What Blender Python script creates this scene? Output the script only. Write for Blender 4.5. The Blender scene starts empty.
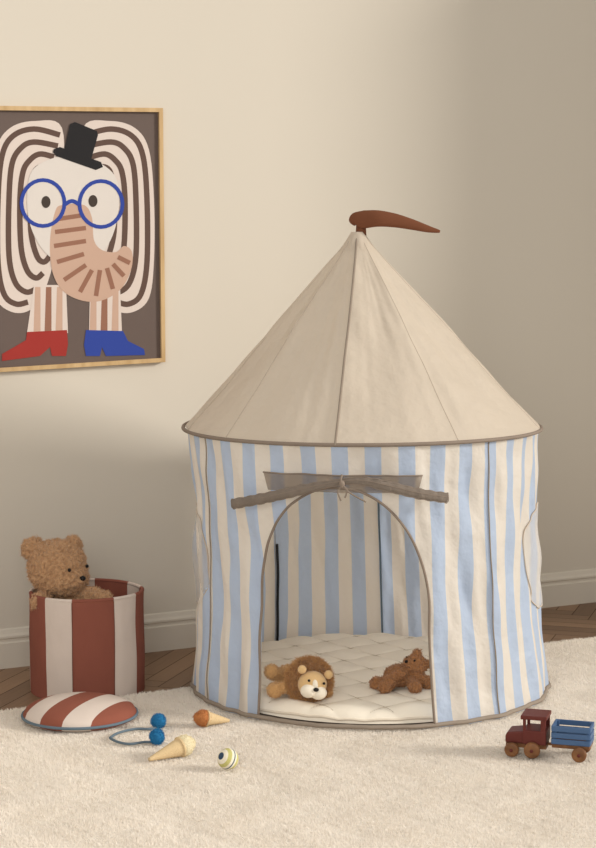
import bpy, math, random
import numpy as np
from mathutils import Vector, Matrix, noise
random.seed(7); np.random.seed(7)
SC = bpy.context.scene; C = SC.collection
SC.view_settings.view_transform = 'Standard'
PI = math.pi; R = math.radians
sin, cos = math.sin, math.cos

# ---------------------------------------------------------------- camera
CAMZ = 1.375; PITCH = R(5.8); F = 1800.0
cam = bpy.data.cameras.new('camera'); co = bpy.data.objects.new('camera', cam); C.objects.link(co)
cam.sensor_fit = 'VERTICAL'; cam.sensor_height = 24; cam.lens = F/848*24; cam.clip_end = 60
co.location = (0, 0, CAMZ); co.rotation_euler = (PI/2-PITCH, 0, 0)
SC.camera = co

def ray(px, py):
    f = Vector((0, cos(PITCH), -sin(PITCH))); up = Vector((0, sin(PITCH), cos(PITCH)))
    return f*F + Vector((1, 0, 0))*(px-298) + up*(424-py)
O = Vector((0, 0, CAMZ))
def onz(px, py, z):
    d = ray(px, py); t = (z-CAMZ)/d.z; return O+d*t
def ony(px, py, Y):
    d = ray(px, py); t = Y/d.y; return O+d*t
WA = Vector((-.965, 5.72, 0)); WB = Vector((1.145, 6.81, 0))
U = (WB-WA).normalized(); NO = Vector((U.y, -U.x, 0)); WANG = math.atan2(U.y, U.x)
def W(s, d, z=0): return WA+U*s+NO*d+Vector((0, 0, z))
def onwall(px, py, d):
    r = ray(px, py); q = W(0, d); t = (q-O).dot(NO)/r.dot(NO); p = O+r*t
    return (p-WA).dot(U), p.z

# ---------------------------------------------------------------- helpers
def lin(c):
    return tuple(((x/255)/12.92 if x/255 <= .04045 else ((x/255+.055)/1.055)**2.4) for x in c)+(1,)
def newmat(name):
    m = bpy.data.materials.new(name); m.use_nodes = True; nt = m.node_tree
    return m, nt, nt.nodes['Principled BSDF'], nt.nodes['Material Output']
def mth(nt, op, a, b=None):
    n = nt.nodes.new('ShaderNodeMath'); n.operation = op
    for i, v in enumerate((a, b)):
        if v is None: continue
        if isinstance(v, (int, float)): n.inputs[i].default_value = v
        else: nt.links.new(v, n.inputs[i])
    return n.outputs[0]
def mixc(nt, fac, a, b):
    n = nt.nodes.new('ShaderNodeMix'); n.data_type = 'RGBA'
    for i, v in ((0, fac), (6, a), (7, b)):
        if isinstance(v, (int, float, tuple)): n.inputs[i].default_value = v
        else: nt.links.new(v, n.inputs[i])
    return n.outputs[2]
def nz(nt, scale, detail=3, co_='Object'):
    t = nt.nodes.new('ShaderNodeTexCoord'); n = nt.nodes.new('ShaderNodeTexNoise')
    n.inputs['Scale'].default_value = scale; n.inputs['Detail'].default_value = detail
    nt.links.new(t.outputs[co_], n.inputs['Vector']); return n.outputs[0]
def finish(m, nt, bs, out, col, rough=.8, var=.08, vs=20, bumps=((200, .2, .002),), transl=0, sheen=0, spec=.25, sheer=0):
    if var:
        mul = nt.nodes.new('ShaderNodeMix'); mul.data_type = 'RGBA'; mul.blend_type = 'MULTIPLY'; mul.inputs[0].default_value = 1
        n = nz(nt, vs, 4); v = mth(nt, 'ADD', mth(nt, 'MULTIPLY', n, 2*var), 1-var)
        cb = nt.nodes.new('ShaderNodeCombineColor')
        for i in range(3): nt.links.new(v, cb.inputs[i])
        if isinstance(col, tuple): mul.inputs[6].default_value = col
        else: nt.links.new(col, mul.inputs[6])
        nt.links.new(cb.outputs[0], mul.inputs[7]); col = mul.outputs[2]
    if isinstance(col, tuple): bs.inputs['Base Color'].default_value = col
    else: nt.links.new(col, bs.inputs['Base Color'])
    bs.inputs['Roughness'].default_value = rough
    bs.inputs['Specular IOR Level'].default_value = spec
    if sheen: bs.inputs['Sheen Weight'].default_value = sheen
    prev = None
    for sc, st, dist in bumps:
        b = nt.nodes.new('ShaderNodeBump'); b.inputs['Strength'].default_value = st; b.inputs['Distance'].default_value = dist
        nt.links.new(nz(nt, sc, 4), b.inputs['Height'])
        if prev: nt.links.new(prev, b.inputs['Normal'])
        prev = b.outputs[0]
    if prev: nt.links.new(prev, bs.inputs['Normal'])
    last = bs.outputs[0]
    if transl:
        t = nt.nodes.new('ShaderNodeBsdfTranslucent'); mx = nt.nodes.new('ShaderNodeMixShader'); mx.inputs[0].default_value = transl
        if isinstance(col, tuple): t.inputs[0].default_value = col
        else: nt.links.new(col, t.inputs[0])
        if prev: nt.links.new(prev, t.inputs['Normal'])
        nt.links.new(last, mx.inputs[1]); nt.links.new(t.outputs[0], mx.inputs[2]); last = mx.outputs[0]
    if sheer:
        t = nt.nodes.new('ShaderNodeBsdfTransparent'); mx = nt.nodes.new('ShaderNodeMixShader'); mx.inputs[0].default_value = sheer
        nt.links.new(last, mx.inputs[1]); nt.links.new(t.outputs[0], mx.inputs[2]); last = mx.outputs[0]
    nt.links.new(last, out.inputs[0])
    return m
def mat(name, c, **k):
    m, nt, bs, out = newmat(name); return finish(m, nt, bs, out, lin(c), **k)
def stripe_uv(name, c1, c2, duty=.5, **k):
    m, nt, bs, out = newmat(name); uv = nt.nodes.new('ShaderNodeUVMap'); s = nt.nodes.new('ShaderNodeSeparateXYZ')
    nt.links.new(uv.outputs[0], s.inputs[0])
    f = mth(nt, 'LESS_THAN', mth(nt, 'FRACT', s.outputs[0]), duty)
    return finish(m, nt, bs, out, mixc(nt, f, lin(c2), lin(c1)), **k)
def wood(name, c1, c2, scale=(4, 60, 60), rough=.5):
    m, nt, bs, out = newmat(name)
    t = nt.nodes.new('ShaderNodeTexCoord'); mp = nt.nodes.new('ShaderNodeMapping'); mp.inputs['Scale'].default_value = scale
    n = nt.nodes.new('ShaderNodeTexNoise'); n.inputs['Scale'].default_value = 1; n.inputs['Detail'].default_value = 5
    nt.links.new(t.outputs['Object'], mp.inputs[0]); nt.links.new(mp.outputs[0], n.inputs['Vector'])
    r = nt.nodes.new('ShaderNodeValToRGB'); r.color_ramp.elements[0].position = .35; r.color_ramp.elements[1].position = .65
    r.color_ramp.elements[0].color = lin(c1); r.color_ramp.elements[1].color = lin(c2); nt.links.new(n.outputs[0], r.inputs[0])
    return finish(m, nt, bs, out, r.outputs[0], rough=rough, var=0, bumps=())

class MB:
    def __init__(s): s.v = []; s.f = []; s.m = []; s.uv = []
    def add(s, vs, fs, mi=0, uvs=None):
        o = len(s.v); s.v += [tuple(v) for v in vs]; s.f += [tuple(i+o for i in f) for f in fs]; s.m += [mi]*len(fs)
        s.uv += (uvs if uvs else [None]*len(fs))
    def box(s, c, size, M=None, mi=0):
        vs = [Vector((c[0]+size[0]*x/2, c[1]+size[1]*y/2, c[2]+size[2]*z/2)) for x in (-1, 1) for y in (-1, 1) for z in (-1, 1)]
        if M: vs = [M @ v for v in vs]
        s.add(vs, [(0, 1, 3, 2), (4, 6, 7, 5), (0, 4, 5, 1), (2, 3, 7, 6), (0, 2, 6, 4), (1, 5, 7, 3)], mi)
    def tube(s, pts, r, closed=False, seg=8, mi=0, flat=None):
        pts = [Vector(p) for p in pts]; n = len(pts); rs = r if isinstance(r, (list, tuple)) else [r]*n
        vs = []; prevN = None
        for i, p in enumerate(pts):
            a = pts[(i-1) % n] if (closed or i > 0) else p; b = pts[(i+1) % n] if (closed or i < n-1) else p
            t = (b-a).normalized()
            if prevN is None:
                ref = Vector((0, 0, 1)) if abs(t.z) < .9 else Vector((1, 0, 0)); N = (ref-t*ref.dot(t)).normalized()
            else: N = (prevN-t*prevN.dot(t)).normalized()
            prevN = N; B = t.cross(N)
            for k in range(seg):
                a_ = 2*PI*k/seg; vs.append(p+(N*cos(a_)*rs[i]+B*sin(a_)*rs[i]*(flat if flat else 1)))
        fs = []
        for i in range(n if closed else n-1):
            for k in range(seg):
                j = (i+1) % n; fs.append((i*seg+k, i*seg+(k+1) % seg, j*seg+(k+1) % seg, j*seg+k))
        if not closed:
            fs.append(tuple(range(seg))[::-1]); fs.append(tuple((n-1)*seg+k for k in range(seg)))
        s.add(vs, fs, mi)
    def sphere(s, c, r, M=None, n=20, mi=0):
        if not isinstance(r, (list, tuple)): r = (r, r, r)
        vs = [Vector((0, 0, r[2]))]
        h = n//2
        for i in range(1, h):
            for k in range(n):
                vs.append(Vector((r[0]*sin(PI*i/h)*cos(2*PI*k/n), r[1]*sin(PI*i/h)*sin(2*PI*k/n), r[2]*cos(PI*i/h))))
        vs.append(Vector((0, 0, -r[2])))
        fs = [(0, 1+k, 1+(k+1) % n) for k in range(n)]
        for i in range(h-2):
            for k in range(n): fs.append((1+i*n+k, 1+(i+1)*n+k, 1+(i+1)*n+(k+1) % n, 1+i*n+(k+1) % n))
        L = len(vs)-1
        fs += [(1+(h-2)*n+k, L, 1+(h-2)*n+(k+1) % n) for k in range(n)]
        if M: vs = [M @ v for v in vs]
        s.add([v+Vector(c) for v in vs], fs, mi)
    def lathe(s, prof, n=64, mi=0, M=None, uvs=None):
        vs = []; fs = []
        for r, z in prof:
            for k in range(n): vs.append(Vector((r*sin(2*PI*k/n), -r*cos(2*PI*k/n), z)))
        if M: vs = [M @ v for v in vs]
        ul = []
        for i in range(len(prof)-1):
            for k in range(n):
                fs.append((i*n+k, i*n+(k+1) % n, (i+1)*n+(k+1) % n, (i+1)*n+k))
                if uvs: ul.append([(uvs(k/n), i), (uvs((k+1)/n), i), (uvs((k+1)/n), i+1), (uvs(k/n), i+1)])
        s.add(vs, fs, mi, ul if uvs else None)
    def grid(s, us, vs_, fn, uf=None, mi=0):
        n = len(vs_); P = [fn(u, v) for u in us for v in vs_]; fs = []; ul = []
        for i in range(len(us)-1):
            for j in range(n-1):
                fs.append((i*n+j, (i+1)*n+j, (i+1)*n+j+1, i*n+j+1))
                if uf: ul.append([uf(us[i], vs_[j]), uf(us[i+1], vs_[j]), uf(us[i+1], vs_[j+1]), uf(us[i], vs_[j+1])])
        s.add(P, fs, mi, ul if uf else None)
    def build(s, name, mats, parent=None, smooth=True, bevel=0, label=None):
        me = bpy.data.meshes.new(name); me.from_pydata(s.v, [], s.f); me.update()
        if not isinstance(mats, (list, tuple)): mats = [mats]
        for m in mats: me.materials.append(m)
        me.polygons.foreach_set('material_index', s.m)
        me.polygons.foreach_set('use_smooth', [smooth]*len(s.f))
        if any(u is not None for u in s.uv):
            L = me.uv_layers.new(name='UVMap'); i = 0
            for f, u in zip(s.f, s.uv):
                for k in range(len(f)):
                    if u: L.data[i].uv = u[k]
                    i += 1
        o = bpy.data.objects.new(name, me); C.objects.link(o)
        if parent: o.parent = parent
        if bevel:
            b = o.modifiers.new('bevel', 'BEVEL'); b.width = bevel; b.segments = 3; b.limit_method = 'ANGLE'
        if label: o['label'] = label
        return o
def thing(name, label, cat, loc=(0, 0, 0), rz=0, group=None):
    o = bpy.data.objects.new(name, None); C.objects.link(o); o.location = loc; o.rotation_euler = (0, 0, rz)
    o.empty_display_size = .05
    o['label'] = label; o['category'] = cat
    if group: o['group'] = group
    return o
def struct(o): o['kind'] = 'structure'; return o
def lp(a, b, n): return [a+(b-a)*i/(n-1) for i in range(n)]
def fuzz(o, vox, sm, tex, strength, tufts=0, tl=.006, tw=.001, curl=1.0):
    m = o.modifiers.new('remesh', 'REMESH'); m.mode = 'VOXEL'; m.voxel_size = vox; m.use_smooth_shade = True
    s = o.modifiers.new('smooth', 'SMOOTH'); s.iterations = sm; s.factor = .6
    if strength:
        d = o.modifiers.new('curl', 'DISPLACE'); d.texture = tex; d.strength = strength; d.mid_level = .5
    bpy.context.view_layer.update()
    dg = bpy.context.evaluated_depsgraph_get(); ev = o.evaluated_get(dg)
    me = bpy.data.meshes.new_from_object(ev); o.modifiers.clear()
    n = len(me.vertices); V = np.zeros(n*3); me.vertices.foreach_get('co', V); V = V.reshape(-1, 3)
    Nn = np.array([v.normal[:] for v in me.vertices])
    Fs = [tuple(p.vertices) for p in me.polygons]
    mats = list(o.data.materials)
    if tufts:
        idx = np.random.randint(0, n, tufts); B = V[idx]+np.random.normal(0, vox*.4, (tufts, 3)); Nr = Nn[idx]
        rd = np.random.normal(0, 1, (tufts, 3)); tg = np.cross(Nr, rd); tg /= np.linalg.norm(tg, axis=1)[:, None]+1e-9
        rd2 = np.random.normal(0, 1, (tufts, 3)); ln = rd2-(rd2*Nr).sum(1)[:, None]*Nr
        L = tl*np.random.uniform(.5, 1.2, (tufts, 1))
        a = B-Nr*.001+tg*tw; b = B-Nr*.001-tg*tw; tip = B+Nr*L+ln*L*curl*.5
        T = np.stack([a, b, tip], 1).reshape(-1, 3)
        Fs += [(n+3*i, n+3*i+1, n+3*i+2) for i in range(tufts)]; V = np.concatenate([V, T])
    m2 = bpy.data.meshes.new(o.name); m2.from_pydata(V.tolist(), [], Fs); m2.update()
    for q in mats: m2.materials.append(q)
    m2.polygons.foreach_set('use_smooth', [True]*len(Fs)); o.data = m2
    return o
def clouds(name, sc):
    t = bpy.data.textures.new(name, 'CLOUDS'); t.noise_scale = sc; t.noise_depth = 1; return t
CURL = clouds('curl', .009); CURLS = clouds('curl_small', .006)
def crom(pts, n=8, closed=False):
    P = [Vector(p) for p in pts]; out = []; N = len(P)
    for i in range(N if closed else N-1):
        g = (lambda k: P[k % N]) if closed else (lambda k: P[max(0, min(N-1, k))])
        a, b, c, d = g(i-1), g(i), g(i+1), g(i+2)
        for j in range(n):
            t = j/n; out.append(.5*((2*b)+(c-a)*t+(2*a-5*b+4*c-d)*t*t+(3*b-a-3*c+d)*t**3))
    if not closed: out.append(P[-1])
    return out

# ---------------------------------------------------------------- materials
M_wall = mat('wall_paint', (208, 200, 187), rough=.9, var=.015, vs=2, bumps=((120, .08, .001),))
M_trim = mat('trim_paint', (210, 202, 189), rough=.6, var=.02, bumps=())
M_rug = mat('rug_wool', (232, 226, 217), rough=.95, var=.05, vs=14, bumps=((300, .5, .004),))
M_taupe = mat('taupe_binding', (136, 122, 110), rough=.8, bumps=((400, .4, .001),))
M_taupe_lt = mat('taupe_trim', (164, 150, 136), rough=.8, bumps=((400, .4, .001),), transl=.25)
M_sheer = mat('taupe_netting', (146, 131, 117), rough=.8, bumps=((400, .4, .001),), transl=.3, sheer=.35)
M_seam = mat('pale_seam', (192, 177, 161), rough=.8, bumps=())
M_roof = mat('beige_tent_fabric', (220, 207, 190), rough=.5, var=.02, vs=6, bumps=((8, .5, .030), (500, .12, .0006)), transl=.32, spec=.4)
M_tent = stripe_uv('blue_cream_tent_fabric', (198, 215, 241), (245, 238, 228), rough=.52, var=.015, vs=8, bumps=((9, .6, .032), (22, .2, .010), (500, .1, .0006)), transl=.45, spec=.4)
M_net = mat('white_net', (228, 225, 222), rough=.9, transl=.4, sheer=.5)
M_mat = mat('quilted_cotton', (248, 239, 223), rough=.9, var=.02, bumps=((40, .35, .005),))
M_thread = mat('quilt_thread', (192, 177, 156), rough=.9, var=0, bumps=())
M_flag = mat('rust_felt', (114, 70, 48), rough=.95, bumps=((150, .3, .002),))
M_basket = stripe_uv('rust_cream_canvas', (136, 80, 66), (210, 196, 186), duty=42/72, rough=.9, var=.04, bumps=((500, .3, .001), (12, .3, .012)))
M_bluegrey = mat('blue_grey_binding', (96, 112, 124), rough=.8)
M_brbind = mat('brown_binding', (118, 80, 68), rough=.85)
M_bear = mat('caramel_boucle', (202, 160, 120), rough=1, var=.25, vs=80, bumps=((130, 1, .006),), sheen=.3, transl=.1)
M_bear2 = mat('golden_brown_boucle', (176, 124, 80), rough=1, var=.25, vs=90, bumps=((180, 1, .005),), sheen=.3)
M_mane = mat('brown_mane_wool', (198, 148, 94), rough=1, var=.22, vs=100, bumps=((220, .8, .004),), sheen=.3)
M_lionb = mat('golden_plush', (208, 164, 110), rough=1, var=.12, vs=100, bumps=((220, .8, .004),), sheen=.3)
M_lion = mat('tan_plush', (222, 186, 134), rough=1, var=.1, bumps=((220, .6, .003),), sheen=.3)
M_muzzle = mat('cream_plush', (242, 232, 214), rough=1, bumps=((220, .6, .003),))
M_black = mat('black_thread', (24, 20, 18), rough=.4, var=0, bumps=())
M_pole = mat('black_pole', (34, 34, 38), rough=.4, var=0, bumps=())
M_oak = wood('oak_frame_wood', (184, 152, 108), (206, 176, 132), scale=(30, 30, 5))
M_beech = wood('brown_beech', (108, 72, 46), (138, 96, 62), scale=(40, 10, 40))
M_maroon = mat('maroon_paint', (98, 44, 38), rough=.5, var=.05, bumps=())
M_truckblue = mat('blue_paint', (72, 100, 138), rough=.5, var=.05, bumps=())
M_pom = mat('blue_yarn', (46, 124, 174), rough=1, var=.15, vs=150, bumps=((300, .7, .003),))
M_cone = mat('tan_yarn', (214, 188, 146), rough=1, var=.12, vs=200, bumps=((350, .8, .003),))
M_orange = mat('orange_yarn', (186, 122, 74), rough=1, var=.15, vs=200, bumps=((350, .8, .003),))
M_vanilla = mat('vanilla_yarn', (230, 218, 184), rough=1, var=.12, vs=200, bumps=((350, .8, .003),))

m, nt, bs, out = newmat('lid_canvas')
t = nt.nodes.new('ShaderNodeTexCoord'); s_ = nt.nodes.new('ShaderNodeSeparateXYZ'); nt.links.new(t.outputs['Object'], s_.inputs[0])
f = mth(nt, 'LESS_THAN', mth(nt, 'FRACT', mth(nt, 'ADD', mth(nt, 'DIVIDE', s_.outputs[0], .142), .25)), .5)
M_lid = finish(m, nt, bs, out, mixc(nt, f, lin((210, 196, 186)), lin((138, 80, 64))), rough=.9, var=.03, bumps=((500, .3, .001), (25, .3, .006)))

# ---------------------------------------------------------------- the room
m, nt, bs, out = newmat('herringbone_oak')
at = nt.nodes.new('ShaderNodeAttribute'); at.attribute_name = 'shade'
t = nt.nodes.new('ShaderNodeUVMap'); mp = nt.nodes.new('ShaderNodeMapping'); mp.inputs['Scale'].default_value = (5, 90, 1)
n = nt.nodes.new('ShaderNodeTexNoise'); n.inputs['Scale'].default_value = 1; n.inputs['Detail'].default_value = 4
nt.links.new(t.outputs[0], mp.inputs[0]); nt.links.new(mp.outputs[0], n.inputs['Vector'])
v = mth(nt, 'ADD', mth(nt, 'MULTIPLY', at.outputs['Fac'], .6), mth(nt, 'MULTIPLY', n.outputs[0], .4))
M_floor = finish(m, nt, bs, out, mixc(nt, v, lin((96, 73, 56)), lin((156, 125, 98))), rough=.45, var=0, bumps=())
M_gap = mat('floor_joint', (60, 42, 28), rough=.9, var=0, bumps=())
mb = MB(); pw = .07; nn = 6; shades = []
rotm = Matrix.Rotation(WANG+PI/4, 4, 'Z')
cen = W(1, 2)
def plank(x0, y0, w, h):
    g = .0012
    c = cen+(rotm @ Vector(((x0+w/2)*pw, (y0+h/2)*pw, 0)))
    s_w = (c-WA).dot(U); d_w = (c-WA).dot(NO)
    if not (-3.2 < s_w < 3.55 and -.3 < d_w < 3.4): return
    q = [cen+(rotm @ Vector((x*pw+gx, y*pw+gy, 0))) for x, y, gx, gy in ((x0, y0, g, g), (x0+w, y0, -g, g), (x0+w, y0+h, -g, -g), (x0, y0+h, g, -g))]
    o = random.random()*20
    uv = [(o, 0), (o+w*pw, 0), (o+w*pw, h*pw), (o, h*pw)] if w > h else [(o, 0), (o, w*pw), (o+h*pw, w*pw), (o+h*pw, 0)]
    mb.add(q, [(0, 1, 2, 3)], 0, [uv]); shades.append(random.random())
N_ = 70
for y in range(-N_, N_):
    for k in range(-14, 14):
        x0 = y+2*nn*k
        if -N_ < x0 < N_: plank(x0, y, nn, 1)
for x in range(-N_, N_):
    for k in range(-14, 14):
        y0 = x+1+2*nn*k
        if -N_ < y0 < N_: plank(x, y0, 1, nn)
q = [W(-3.5, -.2, -.002), W(-3.5, 5.5, -.002), W(4.2, 5.5, -.002), W(4.2, -.2, -.002)]
mb.add(q, [(0, 1, 2, 3)], 1, [None]); shades.append(.5)
fl = mb.build('floor', [M_floor, M_gap], smooth=False); struct(fl)
a = fl.data.attributes.new('shade', 'FLOAT', 'FACE'); a.data.foreach_set('value', shades)

H = 3.1
mb = MB(); mb.box((0, .06, H/2), (7.7, .12, H)); wb = mb.build('wall_back', M_wall, smooth=False); struct(wb)
wb.location = W(.35, 0); wb.rotation_euler = (0, 0, WANG)
SCN = 3.3; Q = 1.29
mb = MB(); mb.box((0, -Q/2, H/2), (.14, Q, H)); wr = mb.build('wall_right', M_wall, smooth=False); struct(wr)
wr.location = W(SCN+.07, 0); wr.rotation_euler = (0, 0, WANG)
bh = .128
prof = [(0, 0), (.018, 0), (.018, .082), (.012, .086), (.012, .094), (.016, .098), (.016, .104), (.010, .112), (.006, .124), (0, bh)]
mb = MB(); vs = []
for s0 in (-3.5, SCN):
    for d, z in prof: vs.append(W(s0, d, z))
n = len(prof); fs = [(i, i+1, n+i+1, n+i) for i in range(n-1)]+[tuple(range(n)), tuple(range(n, 2*n))]
mb.add(vs, fs); struct(mb.build('baseboard_back', M_trim, smooth=False))

# ---------------------------------------------------------------- rug
RT = .012
rug = thing('rug', 'large cream wool shag rug covering the floor under the tent', 'rug', tuple(W(1, 2, 0)), WANG)
d_back = .565
mb = MB(); mb.box((-.3, 0, RT/2), (4.6, 2.8, RT))
rb = mb.build('backing', M_rug, rug, smooth=False)
rb.location = (0, 2-d_back-1.4, 0)
NB = 440000
px_ = np.random.uniform(-1.25, 1.55, NB*2); py_ = np.random.uniform(3.5, 6.7, NB*2)
s_w = (px_-WA.x)*U.x+(py_-WA.y)*U.y; d_w = (px_-WA.x)*NO.x+(py_-WA.y)*NO.y
ok = (d_w > d_back) & (d_w < 3.2) & (s_w < 2.99) & (np.abs(px_) < py_*.19+.12)
px_ = px_[ok][:NB]; py_ = py_[ok][:NB]; s_w = s_w[ok][:NB]; d_w = d_w[ok][:NB]; nb = len(px_)
lx = s_w-1; ly = -(d_w-2)
ang = np.random.uniform(0, 2*PI, nb)
clump = (np.sin(px_*91+3*np.sin(py_*53))+np.sin(py_*83+2.5*np.sin(px_*71)))*.25+.5
big = (np.sin(px_*23+3*np.sin(py_*13))+np.sin(py_*19+2.5*np.sin(px_*17)))*.25+.5
lean_a = np.sin(px_*17+2*np.sin(py_*11))*2.5+np.random.normal(0, 1.2, nb)
hgt = .0048+.0030*clump+.0025*big+np.random.uniform(-.0012, .0012, nb); lean = np.random.uniform(.001, .007, nb); wd = np.random.uniform(.0015, .0024, nb)
V = np.zeros((nb, 3, 3)); z0 = RT-.001
V[:, 0] = np.stack([lx-np.cos(ang)*wd, ly-np.sin(ang)*wd, np.full(nb, z0)], 1)
V[:, 1] = np.stack([lx+np.cos(ang)*wd, ly+np.sin(ang)*wd, np.full(nb, z0)], 1)
V[:, 2] = np.stack([lx+np.cos(lean_a)*lean, ly+np.sin(lean_a)*lean, z0+hgt], 1)
me = bpy.data.meshes.new('pile'); me.vertices.add(nb*3); me.vertices.foreach_set('co', V.reshape(-1))
me.loops.add(nb*3); me.loops.foreach_set('vertex_index', np.arange(nb*3, dtype=np.int32))
me.polygons.add(nb); me.polygons.foreach_set('loop_start', np.arange(0, nb*3, 3, dtype=np.int32))
try: me.polygons.foreach_set('loop_total', np.full(nb, 3, dtype=np.int32))
except Exception: pass
me.update(calc_edges=True); me.materials.append(mat('rug_pile_wool', (244, 238, 230), rough=1, var=.05, vs=7, bumps=(), transl=.4))
po = bpy.data.objects.new('pile', me); C.objects.link(po); po.parent = rug; po['kind'] = 'stuff'

# ---------------------------------------------------------------- framed poster
PD = .022
corn = [onwall(-22, 105.5, PD), onwall(163, 108, PD), onwall(165.5, 362, PD), onwall(-22, 373.5, PD)]
pc = (sum(c[0] for c in corn)/4, sum(c[1] for c in corn)/4)
base = W(pc[0], 0, pc[1])
pos = thing('framed_poster', 'oak framed poster of a striped elephant in blue glasses, hat and boots', 'picture', tuple(base), WANG)
def pl(px, py, off=0):
    s0, z0 = onwall(px, py, .012+off); return Vector((s0-pc[0], -(.012+off), z0-pc[1]))
outer = [Vector((c[0]-pc[0], 0, c[1]-pc[1])) for c in corn]
def inset(q, w):
    return [q[0]+Vector((w, 0, -w)), q[1]+Vector((-w, 0, -w)), q[2]+Vector((-w, 0, w)), q[3]+Vector((w, 0, w))]
inner = inset(outer, .0135)
mb = MB()
for i in range(4):
    j = (i+1) % 4; a, b, c, d = outer[i], outer[j], inner[j], inner[i]
    f_ = Vector((0, -PD, 0)); k_ = Vector((0, -.001, 0))
    mb.add([a+k_, b+k_, c+k_, d+k_, a+f_, b+f_, c+f_, d+f_], [(4, 5, 6, 7), (0, 1, 5, 4), (3, 7, 6, 2), (0, 3, 2, 1), (0, 4, 7, 3), (1, 2, 6, 5)])
mb.build('frame', M_oak, pos, smooth=False)
cols = dict(bg=(100, 86, 80), cream=(212, 198, 189), dark=(92, 71, 62), face=(212, 204, 197), peach=(192, 160, 141), rust=(144, 102, 83),
            black=(30, 28, 30), blue=(44, 66, 150), red=(154, 48, 42), white=(228, 220, 210), eye=(64, 54, 48))
keys = list(cols); mats = [mat('print_'+k, cols[k], rough=.7, var=.02, bumps=()) for k in keys]
art = MB(); lay = [0]
def fill(pts, col, smooth=False):
    lay[0] += 1; off = .0004+lay[0]*.00006
    P = crom([(x, y, 0) for x, y in pts], 6, True) if smooth else [Vector((x, y, 0)) for x, y in pts]
    art.add([pl(p.x, p.y, off) for p in P], [tuple(range(len(P)))], keys.index(col))
def stroke(pts, w, col, closed=False, smooth=True):
    lay[0] += 1; off = .0004+lay[0]*.00006
    P = crom([(x, y, 0) for x, y in pts], 6, closed) if smooth else [Vector((x, y, 0)) for x, y in pts]
    n = len(P); vs = []
    for i, p in enumerate(P):
        a = P[(i-1) % n] if (closed or i) else p; b = P[(i+1) % n] if (closed or i < n-1) else p
        t = (b-a).normalized(); N = Vector((-t.y, t.x, 0))*w/2
        vs += [pl(p.x+N.x, p.y+N.y, off), pl(p.x-N.x, p.y-N.y, off)]
    fs = [(2*i, 2*i+1, 2*((i+1) % n)+1, 2*((i+1) % n)) for i in range(n if closed else n-1)]
    art.add(vs, fs, keys.index(col))
io = inset(outer, .011)
art.add([p+Vector((0, -.012, 0)) for p in io], [(0, 1, 2, 3)], 0)
mir = lambda P: [(145-x, y) for x, y in P]
ear = [(62, 128), (35, 121), (10, 128), (-4, 150), (-9, 200), (-9, 260), (-4, 298), (12, 312), (30, 310), (44, 292), (56, 250), (62, 190)]
fill(ear, 'cream', True); fill(mir(ear), 'cream', True)
st = [[(60, 135), (34, 129), (13, 136), (2, 156), (-2, 200), (-2, 262), (4, 294), (16, 304), (28, 302)],
      [(58, 146), (34, 142), (21, 148), (12, 164), (9, 200), (9, 255), (15, 282), (26, 292), (36, 289)],
      [(54, 157), (40, 154), (30, 160), (23, 172), (20, 200), (21, 246), (27, 270), (36, 278), (43, 273)],
      [(50, 168), (40, 167), (34, 174), (31, 195), (31, 232), (37, 256), (44, 262), (50, 256)]]
for P in st:
    stroke(P, 5.6, 'dark'); stroke(mir(P), 5.6, 'dark')
for x0, x1, dx in ((30, 68, -3), (86, 122, 3)):
    fill([(x0+4, 285), (x1-2, 285), (x1, 333), (x0+dx, 333)], 'cream')
    for k in range(3):
        xa = x0+5+k*11; fill([(xa, 287), (xa+5.5, 287), (xa+5.5, 333), (xa-1.5, 333)], 'rust' if k % 2 else 'peach')
fill([(27, 332), (67, 330), (68, 344), (66, 356), (52, 356), (50, 347), (40, 356), (2, 361), (2, 354), (16, 346), (26, 340)], 'red')
fill([(86, 330), (123, 331), (128, 341), (144, 349), (145, 355), (106, 356), (102, 347), (100, 356), (86, 356), (84, 345)], 'blue')
fill([(30, 175), (48, 160), (72, 156), (98, 162), (117, 180), (118, 215), (108, 245), (90, 262), (60, 262), (40, 246), (28, 215)], 'face', True)
fill([(55, 212), (62, 205), (84, 205), (92, 218), (94, 240), (102, 250), (116, 252), (124, 246), (132, 252), (131, 270), (120, 290), (100, 301), (80, 300), (62, 290), (52, 270), (50, 240)], 'peach', True)
for a, b in (((58, 219), (84, 215)), ((55, 232), (86, 228)), ((54, 246), (86, 241)), ((57, 262), (84, 254)), ((64, 280), (86, 265)), ((80, 292), (92, 270)), ((96, 296), (100, 270)), ((113, 289), (107, 268)), ((124, 276), (113, 264)), ((130, 263), (118, 257))):
    stroke([a, b], 4.5, 'rust', smooth=False)
def ell(cx, cy, rx, ry, n=28): return [(cx+rx*cos(2*PI*k/n), cy+ry*sin(2*PI*k/n)) for k in range(n)]
fill(ell(46, 202, 4.5, 6), 'eye'); fill(ell(93, 201, 4.5, 6), 'eye')
stroke(ell(43, 203, 21.5, 23), 3.8, 'blue', True, False); stroke(ell(101, 204, 21.5, 23), 3.8, 'blue', True, False)
stroke([(64, 205), (72, 201), (80, 205)], 4, 'blue')
fill([(70, 124), (75, 122), (97, 131), (98, 135), (91, 160), (64, 151)], 'black'); fill([(54, 149), (60, 147), (101, 162), (103, 167), (96, 170), (56, 156), (53, 152)], 'black')
art.build('print', mats, pos, smooth=False)

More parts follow.
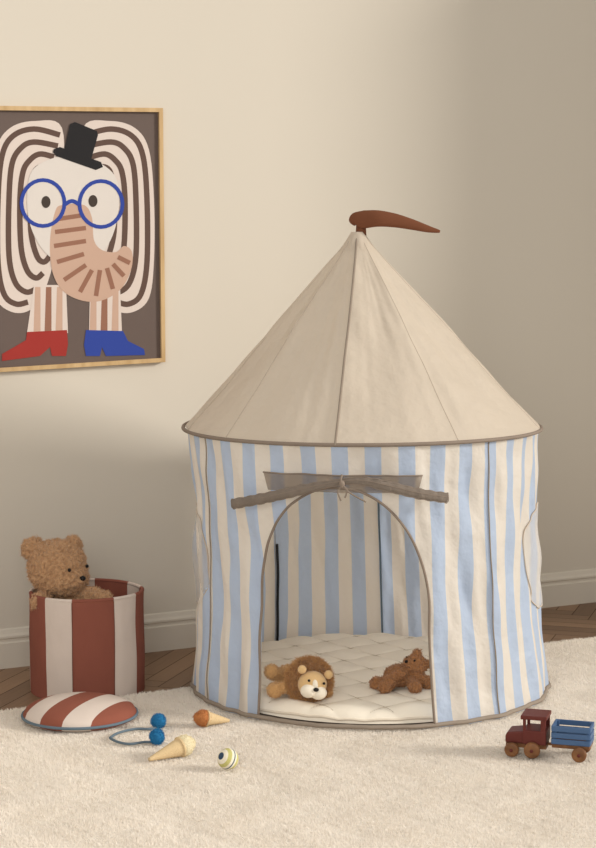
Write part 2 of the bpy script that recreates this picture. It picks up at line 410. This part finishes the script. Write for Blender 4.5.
# ---------------------------------------------------------------- play tent
TC = Vector((.221, 5.455, RT+.006))
tent = thing('play_tent', 'round play tent with beige cone roof and blue and cream striped walls', 'tent', tuple(TC))
ZR = .798; ZA = 1.370
POLES = [40, 107, 173, 213, 298]
def lean_x(z): return -.024*z/.79
def wrapd(a): return (a+180) % 360-180
def rad(th, z):
    t = max(0, min(1, z/ZR)); r = .546-.024*sin(PI*t)**.8-.012*t
    near = min(abs(wrapd(th-p)) for p in POLES)
    r += .014*math.exp(-near/2.2)*sin(PI*min(1, .1+t*.9))
    n1 = noise.noise(Vector((sin(R(th))*5, cos(R(th))*5, z*2.2)))
    n2 = noise.noise(Vector((sin(R(th))*14+z*6, cos(R(th))*14, z*3+7)))
    n3 = noise.noise(Vector((th*.20, z*1.2, 3)))
    n4 = noise.noise(Vector((th*.08+z*6, z*5-th*.04, 9)))
    amp = sin(PI*min(1, max(0, t)))**.5
    r += (.015*n1+.010*n2+.013*n3+.010*n4)*(.40+amp*.62)
    return r
def tp(th, z, dr=0, r=None):
    r_ = (rad(th, z) if r is None else r)+dr
    return Vector((r_*sin(R(th))+lean_x(z), -r_*cos(R(th)), z))
DC = -10.2; DH = 27.4; ZS = .34; ZE = .338
def zarch(t): return ZS+ZE*math.sqrt(max(0, 1-t*t))
mb = MB()
uf = lambda th, z: (th/10+.15, z)
ths = lp(DC+DH, DC-DH+360, 361); zs = lp(0, ZR, 72)
mb.grid(ths, zs, lambda th, z: tp(th, z), uf)
ph = lp(-PI/2, PI/2, 80)
mb.grid(ph, lp(0, 1, 30), lambda p, v: (lambda th, za: tp(th, za+(ZR-za)*v))(DC+DH*sin(p), zarch(sin(p))), lambda p, v: ((DC+DH*sin(p))/10+.15, v))
mb.build('wall_fabric', M_tent, tent)
mb = MB(); path = [tp(DC-DH, z, .003) for z in lp(0.01, ZS, 24)]
path += [tp(DC+DH*sin(p), zarch(sin(p)), .003) for p in lp(-PI/2, PI/2, 60)[1:]]
path += [tp(DC+DH, z, .003) for z in lp(ZS, .01, 24)[1:]]
mb.tube(path, .0038, seg=8); mb.build('door_binding', M_taupe, tent)
mb = MB(); mb.tube([tp(th, .008, .002) for th in lp(0, 358, 180)], .0065, closed=True); mb.build('base_hoop', M_taupe_lt, tent)
mb = MB(); mb.lathe([(.0, .003), (.53, .003)], 72); mb.build('floor_sheet', M_taupe, tent)
mb = MB(); mb.tube([tp(th, ZR+.003*sin(R(th*2+40)), r=.543+.003*sin(R(th*3))) for th in lp(0, 358, 180)], .0056, closed=True); mb.build('rim_hoop', M_taupe, tent)
for wc, zc in ((80, .415), (-83, .415)):
    mb = MB(); wr_ = .160
    mb.grid(lp(0.001, 1, 20), lp(0, 2*PI, 61), lambda q, a: tp(wc+wr_*q*cos(a)/.53*57.3, zc+wr_*q*sin(a), .0045), None)
    wo = mb.build('side_window', M_net, tent)
    mb = MB(); mb.tube([tp(wc+wr_*cos(a)/.53*57.3, zc+wr_*sin(a), .003) for a in lp(0, 2*PI, 81)[:-1]], .0020, closed=True)
    mb.build('binding', M_seam, wo)
for p in POLES:
    blk = p in (213,)
    mb = MB(); rr = -.012
    mb.tube([tp(p, z, rr) for z in lp(.01, .36 if blk else ZR, 20)], .0045 if blk else .003)
    mb.build('pole', M_pole if blk else M_bluegrey, tent)
    mb = MB(); mb.tube([tp(p, z, .001) for z in lp(.01, ZR, 60)], .0018); mb.build('seam', M_taupe_lt, tent)
RS = [-10, -48, 28, 75, 125, 180, 235, 285]
def rroof(th, f):
    r = .540*(1-f)+.022*f
    near = min(abs(wrapd(th-p)) for p in RS)
    r -= .010*sin(PI*f)*min(1, near/18)
    r += (.005 if abs(wrapd(th+10)) < 8 else .0015)*math.exp(-near/1.6)*(1-f)
    r += (.014*noise.noise(Vector((sin(R(th))*4, cos(R(th))*4, f*2.5)))+.005*(1-f*.7)*noise.noise(Vector((th*.25, f*1.5, 2)))+.005*noise.noise(Vector((th*.10+f*4, f*6, 5))))*(sin(PI*min(1, f+.08))**.6)
    return r
def rp(th, f, dr=0):
    z = ZR+(ZA-ZR)*f; r = rroof(th, f)+dr
    return Vector((r*sin(R(th))+lean_x(z), -r*cos(R(th)), z))
mb = MB(); mb.grid(lp(-180, 180, 361), lp(0, 1, 60), lambda th, f: rp(th, f)); mb.build('roof', M_roof, tent)
for p in RS:
    mb = MB(); mb.tube([rp(p+(0 if p != -10 else 2.5*f*f), f, .0003) for f in lp(0, 1, 50)], .0034 if p == -10 else (.0014 if p == -48 else .0008)); mb.build('roof_seam', M_taupe_lt if p == -10 else M_seam, tent)
mb = MB(); mb.grid(lp(-180, 180, 73), lp(0, 1, 8), lambda th, f: tp(th, ZA-.045+.06*f, r=.058*(1-f)+.018*f+.002*sin(R(th)*9)*(1-f))); mb.build('peak_cap', M_roof, tent)
TW = lambda px, py, Y=5.46: ony(px, py, Y)-TC
mb = MB()
pp = [TW(352, 224), TW(355, 220, 5.455), TW(364, 219.5, 5.45), TW(378, 218.5, 5.44), TW(395, 220.5, 5.44), TW(412, 224.5, 5.44), TW(428, 229, 5.44), TW(440, 231.5, 5.44)]
P = crom(pp, 6); rr = []
rk = [.010, .023, .029, .026, .022, .017, .011, .004]
for i in range(len(P)):
    x = i/6; k = min(6, int(x)); rr.append(rk[k]+(rk[k+1]-rk[k])*(x-k))
mb.tube(P, rr, seg=16, flat=.45)
mb.tube([TW(361, 238), TW(361, 222)], [.017, .014], seg=12)
mb.build('pennant', M_flag, tent)
# rolled up door
mb = MB()
mb.grid(lp(0, 1, 50), lp(.664, .712, 6), lambda t, z: tp(-33.5+49*t+(.712-z)*60*(t-.5)*-1, z, .006+.003*sin(t*9)))
mb.build('door_netting', M_sheer, tent)
mb = MB(); mb.tube([tp(th, .713, .008) for th in lp(-33.5, 15.5, 40)], .0022); mb.build('netting_binding', M_taupe, tent)
M_roll = mat('taupe_roll_fabric', (124, 113, 103), rough=.9, var=.22, vs=60, bumps=((30, .7, .012), (300, .5, .002)))
def roll(pts):
    mb = MB(); P = crom(pts, 14); n = len(P)
    rs = [.0070+.0080*min(1, (i/n)*2.4)+.0009*sin(i*1.25)+.0012*noise.noise(Vector((i*.3, 1, 2))) for i in range(n)]
    mb.tube(P, rs, seg=16, flat=.55)
    for k_ in (.93, -.90, .25):
        q = [p+Vector((0, -rs[i]*(.30 if abs(k_) > .5 else .56), rs[i]*k_)) for i, p in enumerate(P)]; mb.tube(q, .0011, seg=6, mi=1)
    e = P[-1]; ax = (P[-1]-P[-2]).normalized(); up = Vector((0, 0, 1)); sd = ax.cross(up).normalized()
    sp = [e+ax*.0015+(up*cos(t)+sd*sin(t)*.55)*.0145*(1-t/15) for t in lp(0, 13, 50)]
    mb.tube(sp, .0011, seg=6, mi=1)
    return mb.build('rolled_flap', [M_roll, M_taupe], tent)
YF = lambda px, extra: TC.y-math.sqrt(max(.01, .568**2-(((px-298)/358)-TC.x+.02)**2))-extra
def rpts(L): return [TW(x, y, YF(x, .003)) for x, y in L]
roll(rpts([(346, 481), (318, 486), (288, 493), (260, 499), (233, 504)]))
roll(rpts([(338, 482), (362, 481), (390, 487), (420, 494), (447, 498)]))
yk = YF(343, .014)
mb = MB()
mb.sphere(TW(342, 484, yk), (.008, .007, .011), n=12)
for e in ([(342, 485), (338, 492), (341, 501)], [(343, 486), (350, 493), (366, 502)], [(343, 486), (347, 490), (345, 498)]):
    mb.tube(crom([TW(x, y, yk-.003) for x, y in e], 6), .0022, seg=6)
mb.tube(crom([TW(342, 475, yk+.008), TW(341, 480, yk-.003), TW(342, 488, yk-.003)], 4), .0030, seg=6)
mb.build('tie', M_taupe, tent)

# ---------------------------------------------------------------- quilted mat inside the tent
mo = thing('play_mat', 'round cream quilted mat lying inside the tent', 'mat', (TC.x, TC.y, TC.z+.004))
KQ = .128
def quilt(q, a):
    r = .512*q; x = r*sin(a); y = -r*cos(a)
    h = .044*math.sqrt(max(0, 1-max(0, (q-.9)/.1)**2.4))
    u1 = (x*.8+y*.6)/KQ; u2 = (-x*.6+y*.8)/KQ
    puff = (abs(sin(PI*u1)*sin(PI*u2)))**.5
    h += (.012*puff-.006)*min(1, (1-q)*12+.25)
    h += .004*noise.noise(Vector((x*16, y*16, 1)))
    return Vector((x, y, max(.004, h)))
def qz(x, y):
    r = math.hypot(x, y); return quilt(r/.512, math.atan2(x, -y))
mb = MB(); mb.grid(lp(0.001, 1, 150), lp(0, 2*PI, 541), quilt)
mb.grid(lp(0, 1, 5), lp(0, 2*PI, 541), lambda v, a: quilt(1, a)*(1-v)+Vector((.495*sin(a), -.495*cos(a), 0))*v)
mb.build('quilted_top', M_mat, mo)
mb = MB()
for k in range(-4, 5):
    for mode in (0, 1):
        pts = []
        for s2 in lp(-.5, .5, 90):
            u1, u2 = (k*KQ, s2) if mode == 0 else (s2, k*KQ)
            x = u1*.8-u2*.6; y = u1*.6+u2*.8
            if math.hypot(x, y) < .495: pts.append(qz(x, y)+Vector((0, 0, .0008)))
        if len(pts) > 3: mb.tube(pts, .0014, seg=5)
mb.build('stitching', M_thread, mo)
mb = MB(); mb.tube([quilt(.995, a) for a in lp(0, 2*PI, 181)[:-1]], .004, closed=True); mb.build('piping', mat('cream_piping', (230, 218, 200)), mo)

# ---------------------------------------------------------------- storage basket
s_b = onwall(87.5, 650, .385)[0]; bc = W(s_b, .385)
bas = thing('storage_basket', 'round fabric basket with rust and cream vertical stripes holding the teddy bear', 'basket', (bc.x, bc.y, .0005))
BR = .175; BH = .308
mb = MB(); uvs = lambda t: (t*360-(-8))/72
def rz_(a): return .0012*sin(2*a+.6)
def bp_(a, z):
    return (.003*noise.noise(Vector((sin(a)*2, cos(a)*2, z*6)))+.0015*noise.noise(Vector((sin(a)*7, cos(a)*7, z*12))))*(z > 0)
mb.grid(lp(0, 2*PI, 121), lp(0, BH, 24), lambda a, z: Vector(((BR+bp_(a, z))*sin(a), -(BR+bp_(a, z))*cos(a), z+rz_(a)*z/BH)), lambda a, z: (uvs(a/2/PI), z))
mb.grid(lp(0, 2*PI, 121), [BH-.004, .15, .02], lambda a, z: Vector(((BR-.012)*sin(a), -(BR-.012)*cos(a), z+rz_(a)*z/BH)), lambda a, z: (uvs(a/2/PI), z))
mb.lathe([(BR-.012, .02), (.001, .02)], 96, uvs=uvs)
mb.lathe([(BR, 0), (.001, 0)], 96, uvs=uvs)
mb.build('striped_body', M_basket, bas)
mb = MB(); mb.grid(lp(0, 2*PI, 121), lp(0, 2*PI, 13), lambda a, b: Vector(((BR-.005+.0062*cos(b))*sin(a), -(BR-.005+.0062*cos(b))*cos(a), BH-.001+rz_(a)+.0056*sin(b))), lambda a, b: (uvs(a/2/PI), b))
mb.build('padded_rim', M_basket, bas)
mb = MB()
for a0 in (R(-8), R(34)):
    mb.tube([((BR+.001+bp_(a0, z))*sin(a0), -(BR+.001+bp_(a0, z))*cos(a0), z) for z in lp(.01, BH-.005, 16)], .0012, seg=6)
mb.build('side_seam', M_brbind, bas)

# teddy in the basket, head tilted and turned to the right
TB = Vector((bc.x, bc.y, .024))
ted = thing('teddy_bear', 'large brown curly teddy bear peeking out of the striped basket', 'soft toy', tuple(TB))
ty = bc.y
TL = lambda px, py, Y: ony(px, py, Y)-TB
hc = TL(57, 567, ty-.03)
fd = Vector((.82, -.56, -.10)).normalized(); sdv = Vector((.56, .82, 0)).normalized()
mb = MB()
mb.sphere((-.02, .0, .115), (.115, .11, .115)); mb.sphere((-.06, .01, .22), (.085, .085, .10))
mb.sphere(hc, (.090, .087, .084)); mb.sphere(hc+fd*.026+Vector((0, 0, -.025)), (.076, .076, .058))
mb.sphere(hc+fd*.064+Vector((0, 0, -.024)), (.036, .036, .032))
mb.sphere(TL(33, 549, ty-.02), (.036, .024, .036)); mb.sphere(TL(73, 546, ty+.02), (.030, .022, .032))
for i in range(12):
    t = i/11; a = Vector((-.02, -.04, .255)); b = TL(106, 600, ty-.10)
    c = a.lerp(b, t)+Vector((0, 0, .012*sin(PI*t))); mb.sphere(c, .034-.010*t, n=12)
for sg in (-1, 1):
    for i in range(6):
        t = i/5; mb.sphere((-.02+sg*.055, -.03-.05*t, .07-.01*t), .042, n=12)
mb.sphere(TL(42, 602, ty-.085), (.034, .030, .034), n=12)
tb = mb.build('body', M_bear, ted); fuzz(tb, .0035, 3, CURL, .020, 60000, .0040, .0010, 2.4)
mb = MB(); mb.sphere(hc+fd*.103+Vector((0, 0, -.014)), (.010, .010, .008), n=12); mb.build('nose', M_black, ted)
for sg in (-1, 1):
    mb = MB(); mb.sphere(hc+(fd*.9+sdv*sg*.42).normalized()*.095+Vector((0, 0, .014)), .0056, n=12); mb.build('eye', M_black, ted)

# lid on the rug
lc = onz(80, 720, RT)
lid = thing('basket_lid', 'padded round lid with rust and cream stripes lying on the rug', 'lid', (lc.x, lc.y, RT+.006), R(-24))
LR = .163
pr = [(.001, .0), (LR*.9, .0), (LR*.985, .006)]
for i in range(19):
    f_ = i/18; r_ = LR*(1-f_); h_ = .014+.044*math.sqrt(max(0, 1-(1-f_)**2.4)); pr.append((max(r_, .0008), h_))
mb = MB(); mb.lathe(pr, 96); mb.build('padded_top', M_lid, lid)
mb = MB(); mb.tube([(LR*sin(a), -LR*cos(a), .013) for a in lp(0, 2*PI, 97)[:-1]], .0042, closed=True); mb.build('edge_piping', M_bluegrey, lid)

# cord with two blue pompoms
pc0 = onz(157, 738, RT)
G0 = RT+.006
cordT = thing('pompom_cord', 'grey cord with two blue pompoms beside the striped lid', 'toy', (pc0.x, pc0.y, G0))
K = lambda px, py, h=.005: onz(px, py, G0+h)-Vector((pc0.x, pc0.y, G0))
mb = MB()
mb.tube(crom([K(110, 738), K(118, 733), K(135, 729), K(150, 729), K(157, 727)], 8), .0036, seg=8)
mb.tube(crom([K(110, 738), K(118, 742), K(130, 744), K(145, 742), K(156, 743)], 8), .0036, seg=8)
mb.build('cord', M_bluegrey, cordT)
for x, y in ((158.5, 728), (157, 744)):
    mb = MB(); c = K(x, y, 0); c.z = .020; mb.sphere(c, .0200, n=24); po_ = mb.build('pompom', M_pom, cordT)
    fuzz(po_, .003, 1, CURLS, .003, 2500, .003, .0008, 1)

# crocheted ice cream cones
def icecream(label, a, b, mc, ms, rs):
    A = onz(a[0], a[1], G0+.018); B = onz(b[0], b[1], G0+.006); base = Vector((A.x, A.y, G0))
    t = thing('toy_ice_cream_cone', label, 'toy', tuple(base), group='crocheted ice cream cones')
    A_ = Vector((0, 0, rs)); B_ = B-base; B_.z = .007
    ax = (B_-A_).normalized(); L = (B_-A_).length
    mb = MB(); P = [A_+ax*L*f_ for f_ in lp(.12, 1, 22)]
    mb.tube(P, [rs*.88*(1-f_)+.004*f_+(.0012 if i % 2 else 0) for i, f_ in enumerate(lp(0, 1, 22))], seg=20)
    mb.build('cone', mc, t)
    mb = MB(); mb.sphere(A_, rs, n=24); mb.sphere(A_-ax*rs*.55, rs*.66, n=18)
    s = mb.build('scoop', ms, t); fuzz(s, .003, 3, CURLS, .003, 2500, .002, .0008, 1)
    mb = MB(); mx = ax.to_track_quat('Z', 'Y').to_matrix()
    mb.tube([A_+ax*rs*.45+mx @ Vector((rs*.9*cos(a_), rs*.9*sin(a_), 0)) for a_ in lp(0, 2*PI, 25)[:-1]], .0035, closed=True); mb.build('cone_rim', mc, t)
icecream('crocheted cone toy with orange brown scoop nearest the tent', (203, 720), (229, 721), M_cone, M_orange, .0235)
icecream('crocheted cone toy with vanilla scoop in front of the blue pompoms', (184, 749), (149, 760), M_cone, M_vanilla, .0275)

# small striped ball
m, nt, bs, out = newmat('ball_bands')
t = nt.nodes.new('ShaderNodeTexCoord'); s_ = nt.nodes.new('ShaderNodeSeparateXYZ'); nt.links.new(t.outputs['Object'], s_.inputs[0])
r = nt.nodes.new('ShaderNodeValToRGB'); r.color_ramp.interpolation = 'CONSTANT'
nt.links.new(mth(nt, 'ADD', mth(nt, 'MULTIPLY', s_.outputs[2], 18), .5), r.inputs[0])
E = r.color_ramp.elements; E[0].position = 0; E[0].color = lin((226, 214, 184)); E[1].position = .22; E[1].color = lin((196, 190, 122))
for p_, c_ in ((.40, (234, 226, 206)), (.50, (74, 94, 110)), (.56, (234, 226, 206)), (.68, (196, 190, 122)), (.84, (234, 226, 206)), (.96, (58, 76, 98))):
    e = E.new(p_); e.color = lin(c_)
M_ball = finish(m, nt, bs, out, r.outputs[0], rough=1, var=.05, bumps=((350, .8, .003),))
bp = onz(228, 764, RT+.02)
ball = thing('crochet_ball', 'small crocheted ball with cream, yellow and navy bands on the rug', 'ball', (bp.x, bp.y, G0))
mb = MB(); mb.sphere((0, 0, 0), .0275, n=32); s = mb.build('ball_body', M_ball, ball); s.location = (0, 0, .0275); s.rotation_euler = (R(35), R(-55), 0)

# ---------------------------------------------------------------- lion and small bear on the mat
MZ = TC.z+.004+.046
lb = onz(305, 700, MZ)
lion = thing('plush_lion', 'plush lion with brown mane lying on the quilted mat', 'soft toy', tuple(lb))
LL = lambda px, py, Y: ony(px, py, Y)-lb
Y0 = lb.y
hc = LL(310, 682, Y0); hc.z = max(hc.z, .054)
RM = Matrix.Translation(hc) @ Matrix.Rotation(R(14), 4, 'Y') @ Matrix.Rotation(R(12), 4, 'Z') @ Matrix.Scale(1.1, 4)
hp = lambda x, y, z: tuple(RM @ Vector((x, y, z)))
mb = MB()
for i in range(7):
    t = i/6; mb.sphere((hc.x-.02-.045*t, .04+.07*t, .042), .038-.004*t, n=14)
for P_ in ([(-.035, .02, .04), (-.072, .0, .035), (-.088, -.005, .030)], [(-.03, .06, .035), (.040, .045, .02), (.058, .03, .018)], [(-.06, .08, .05), (-.085, .055, .062), (-.096, .05, .070)], [(-.05, .12, .03), (-.02, .15, .02), (.0, .15, .018)]):
    pts = crom(P_, 5)
    for i, p in enumerate(pts): mb.sphere(p, .018+.004*(i > len(pts)-3), n=12)
lo = mb.build('body', M_lionb, lion); fuzz(lo, .003, 4, CURLS, .005, 12000, .004, .0008, 1.5)
mb = MB()
for k in range(14):
    a = 2*PI*k/14; mb.sphere(hp(.044*cos(a), .010+.004*(k % 2), .042*sin(a)), (.018, .020, .018), n=12)
mb.sphere(hp(0, .024, 0), (.052, .032, .050))
mo_ = mb.build('mane', M_mane, lion); fuzz(mo_, .003, 2, CURLS, .010, 20000, .011, .0013, 1.2)
mb = MB(); mb.sphere(hp(.003, -.016, -.002), (.042, .035, .039), n=24)
for sx in (-.034, .038): mb.sphere(hp(sx, -.020, .032), (.013, .009, .013), n=12)
mb.build('face', M_lion, lion)
mb = MB(); mb.sphere(hp(-.009, -.041, -.015), (.024, .019, .020), n=16); mb.sphere(hp(.018, -.041, -.015), (.024, .019, .020), n=16); mb.sphere(hp(.004, -.039, .002), (.011, .013, .019), n=16); mb.build('muzzle', M_muzzle, lion)
mb = MB(); mb.sphere(hp(.005, -.057, -.004), (.008, .006, .006), n=12); mb.build('nose', M_black, lion)
for dx in (-.016, .025):
    mb = MB(); mb.sphere(hp(dx, -.0450, .013), .0040, n=10); mb.build('eye', M_black, lion)

sb = onz(403, 688, MZ)
sbear = thing('plush_bear', 'small brown curly plush bear lying on the quilted mat by the door edge', 'soft toy', tuple(sb))
mb = MB(); hb = Vector((.036, .010, .066))
mb.sphere((-.008, .016, .034), (.048, .036, .032)); mb.sphere(hb, (.034, .032, .031)); mb.sphere(hb+Vector((-.020, -.018, .012)), (.015, .015, .014), n=14)
mb.sphere(hb+Vector((.006, .008, .033)), (.013, .011, .013), n=12); mb.sphere(hb+Vector((.034, -.004, .004)), (.013, .009, .013), n=12)
for P_ in ([(-.03, 0, .028), (-.06, -.010, .020), (-.080, -.016, .018)], [(-.02, -.01, .026), (-.045, -.04, .020), (-.058, -.058, .018)], [(.02, 0, .03), (.026, -.035, .020), (.032, -.056, .018)], [(.0, -.01, .048), (-.030, -.030, .042), (-.044, -.040, .030)], [(.03, .0, .04), (.056, -.01, .028), (.072, -.015, .018)]):
    pts = crom(P_, 5)
    for i, p in enumerate(pts): mb.sphere(p, .0150+.004*(i > len(pts)-3), n=12)
so = mb.build('body', M_bear2, sbear); fuzz(so, .003, 2, CURLS, .010, 16000, .0035, .0009, 1.8)
mb = MB(); mb.sphere(hb+Vector((-.028, -.030, .018)), (.005, .005, .005), n=10); mb.build('nose', M_black, sbear)
for v_ in ((-.026, -.010, .026), (-.004, -.028, .020)):
    mb = MB(); mb.sphere(hb+Vector(v_), .0034, n=10); mb.build('eye', M_black, sbear)

# ---------------------------------------------------------------- wooden truck
tb0 = onz(549, 757, RT)
trk = thing('toy_truck', 'wooden toy truck with maroon cab and blue trailer on the rug', 'toy truck', (tb0.x, tb0.y, RT+.006), R(-17))
mb = MB(); mb.box((-.058, 0, .027), (.108, .050, .014)); mb.build('chassis', M_beech, trk, smooth=False, bevel=.002)
mb = MB()
hv = [(-.112, .034), (-.112, .054), (-.106, .062), (-.062, .068), (-.062, .034)]
vs = [Vector((x, y, z)) for y in (-.034, .034) for x, z in hv]; n = 5
mb.add(vs, [tuple(range(n))[::-1], tuple(range(n, 2*n))]+[(i, (i+1) % n, n+(i+1) % n, n+i) for i in range(n)])
mb.build('hood', M_maroon, trk, smooth=False, bevel=.004)
mb = MB()
mb.box((-.034, 0, .053), (.062, .076, .038))
for x, w_ in ((-.061, .008), (-.011, .014)):
    for y in (-.034, .034): mb.box((x, y, .086), (w_, .008, .032))
mb.box((-.036, 0, .106), (.070, .080, .011)); mb.build('cab', M_maroon, trk, smooth=False, bevel=.0025)
mb = MB(); mb.box((.002, 0, .030), (.036, .008, .006)); mb.build('coupling', M_beech, trk, smooth=False)
mb = MB(); mb.box((.062, 0, .035), (.100, .070, .010)); mb.build('trailer_bed', M_beech, trk, smooth=False, bevel=.002)
mb = MB()
for z, hh in ((.048, .014), (.0645, .014), (.082, .014)):
    for y in (-.036, .036): mb.box((.062, y, z), (.102, .006, hh))
    for x in (.013, .111): mb.box((x, 0, z), (.006, .070, hh))
for x in (.018, .106):
    for y in (-.030, .030): mb.box((x, y, .064), (.008, .007, .048))
mb.build('trailer_box', M_truckblue, trk, smooth=False, bevel=.0015)
for x, rr_ in ((-.092, .0190), (-.038, .0215), (.086, .0195)):
    for sg in (-1, 1):
        mb = MB(); Mx = Matrix.Translation((x, sg*.046, rr_)) @ Matrix.Rotation(PI/2, 4, 'X')
        mb.lathe([(.0005, -.008), (rr_*.55, -.008), (rr_*.9, -.007), (rr_, -.004), (rr_, .004), (rr_*.9, .007), (rr_*.55, .008), (.0005, .008)], 32, M=Mx)
        w_ = mb.build('wheel', M_beech, trk)
        mb = MB(); mb.lathe([(.0005, -.0105), (.0045, -.0105), (.0045, .0105), (.0005, .0105)], 14, M=Mx); mb.build('hub', M_maroon, w_)

# ---------------------------------------------------------------- light
su = bpy.data.lights.new('sun', 'SUN'); so_ = bpy.data.objects.new('sun', su); C.objects.link(so_)
su.energy = 2.75; su.angle = .20; su.color = (1, .955, .88)
az = R(35); el = R(20)
d = (U*(-cos(az))+(-NO)*sin(az))*cos(el)+Vector((0, 0, -sin(el)))
so_.rotation_euler = d.to_track_quat('-Z', 'Y').to_euler()
# added soft fill lamp above left of the camera, brightens tent interior and rug
ar = bpy.data.lights.new('front_fill', 'AREA'); ao = bpy.data.objects.new('front_fill', ar); C.objects.link(ao)
ar.shape = 'RECTANGLE'; ar.size = 2.2; ar.size_y = 1.6; ar.energy = 56; ar.color = (1, .975, .93)
ao.location = (-.6, .6, 2.0); dd = Vector((.2, 5.3, .35))-ao.location; ao.rotation_euler = dd.to_track_quat('-Z', 'Y').to_euler()
w = bpy.data.worlds.new('world'); SC.world = w; w.use_nodes = True
bg = w.node_tree.nodes['Background']; bg.inputs[0].default_value = (1, .945, .865, 1); bg.inputs[1].default_value = .66
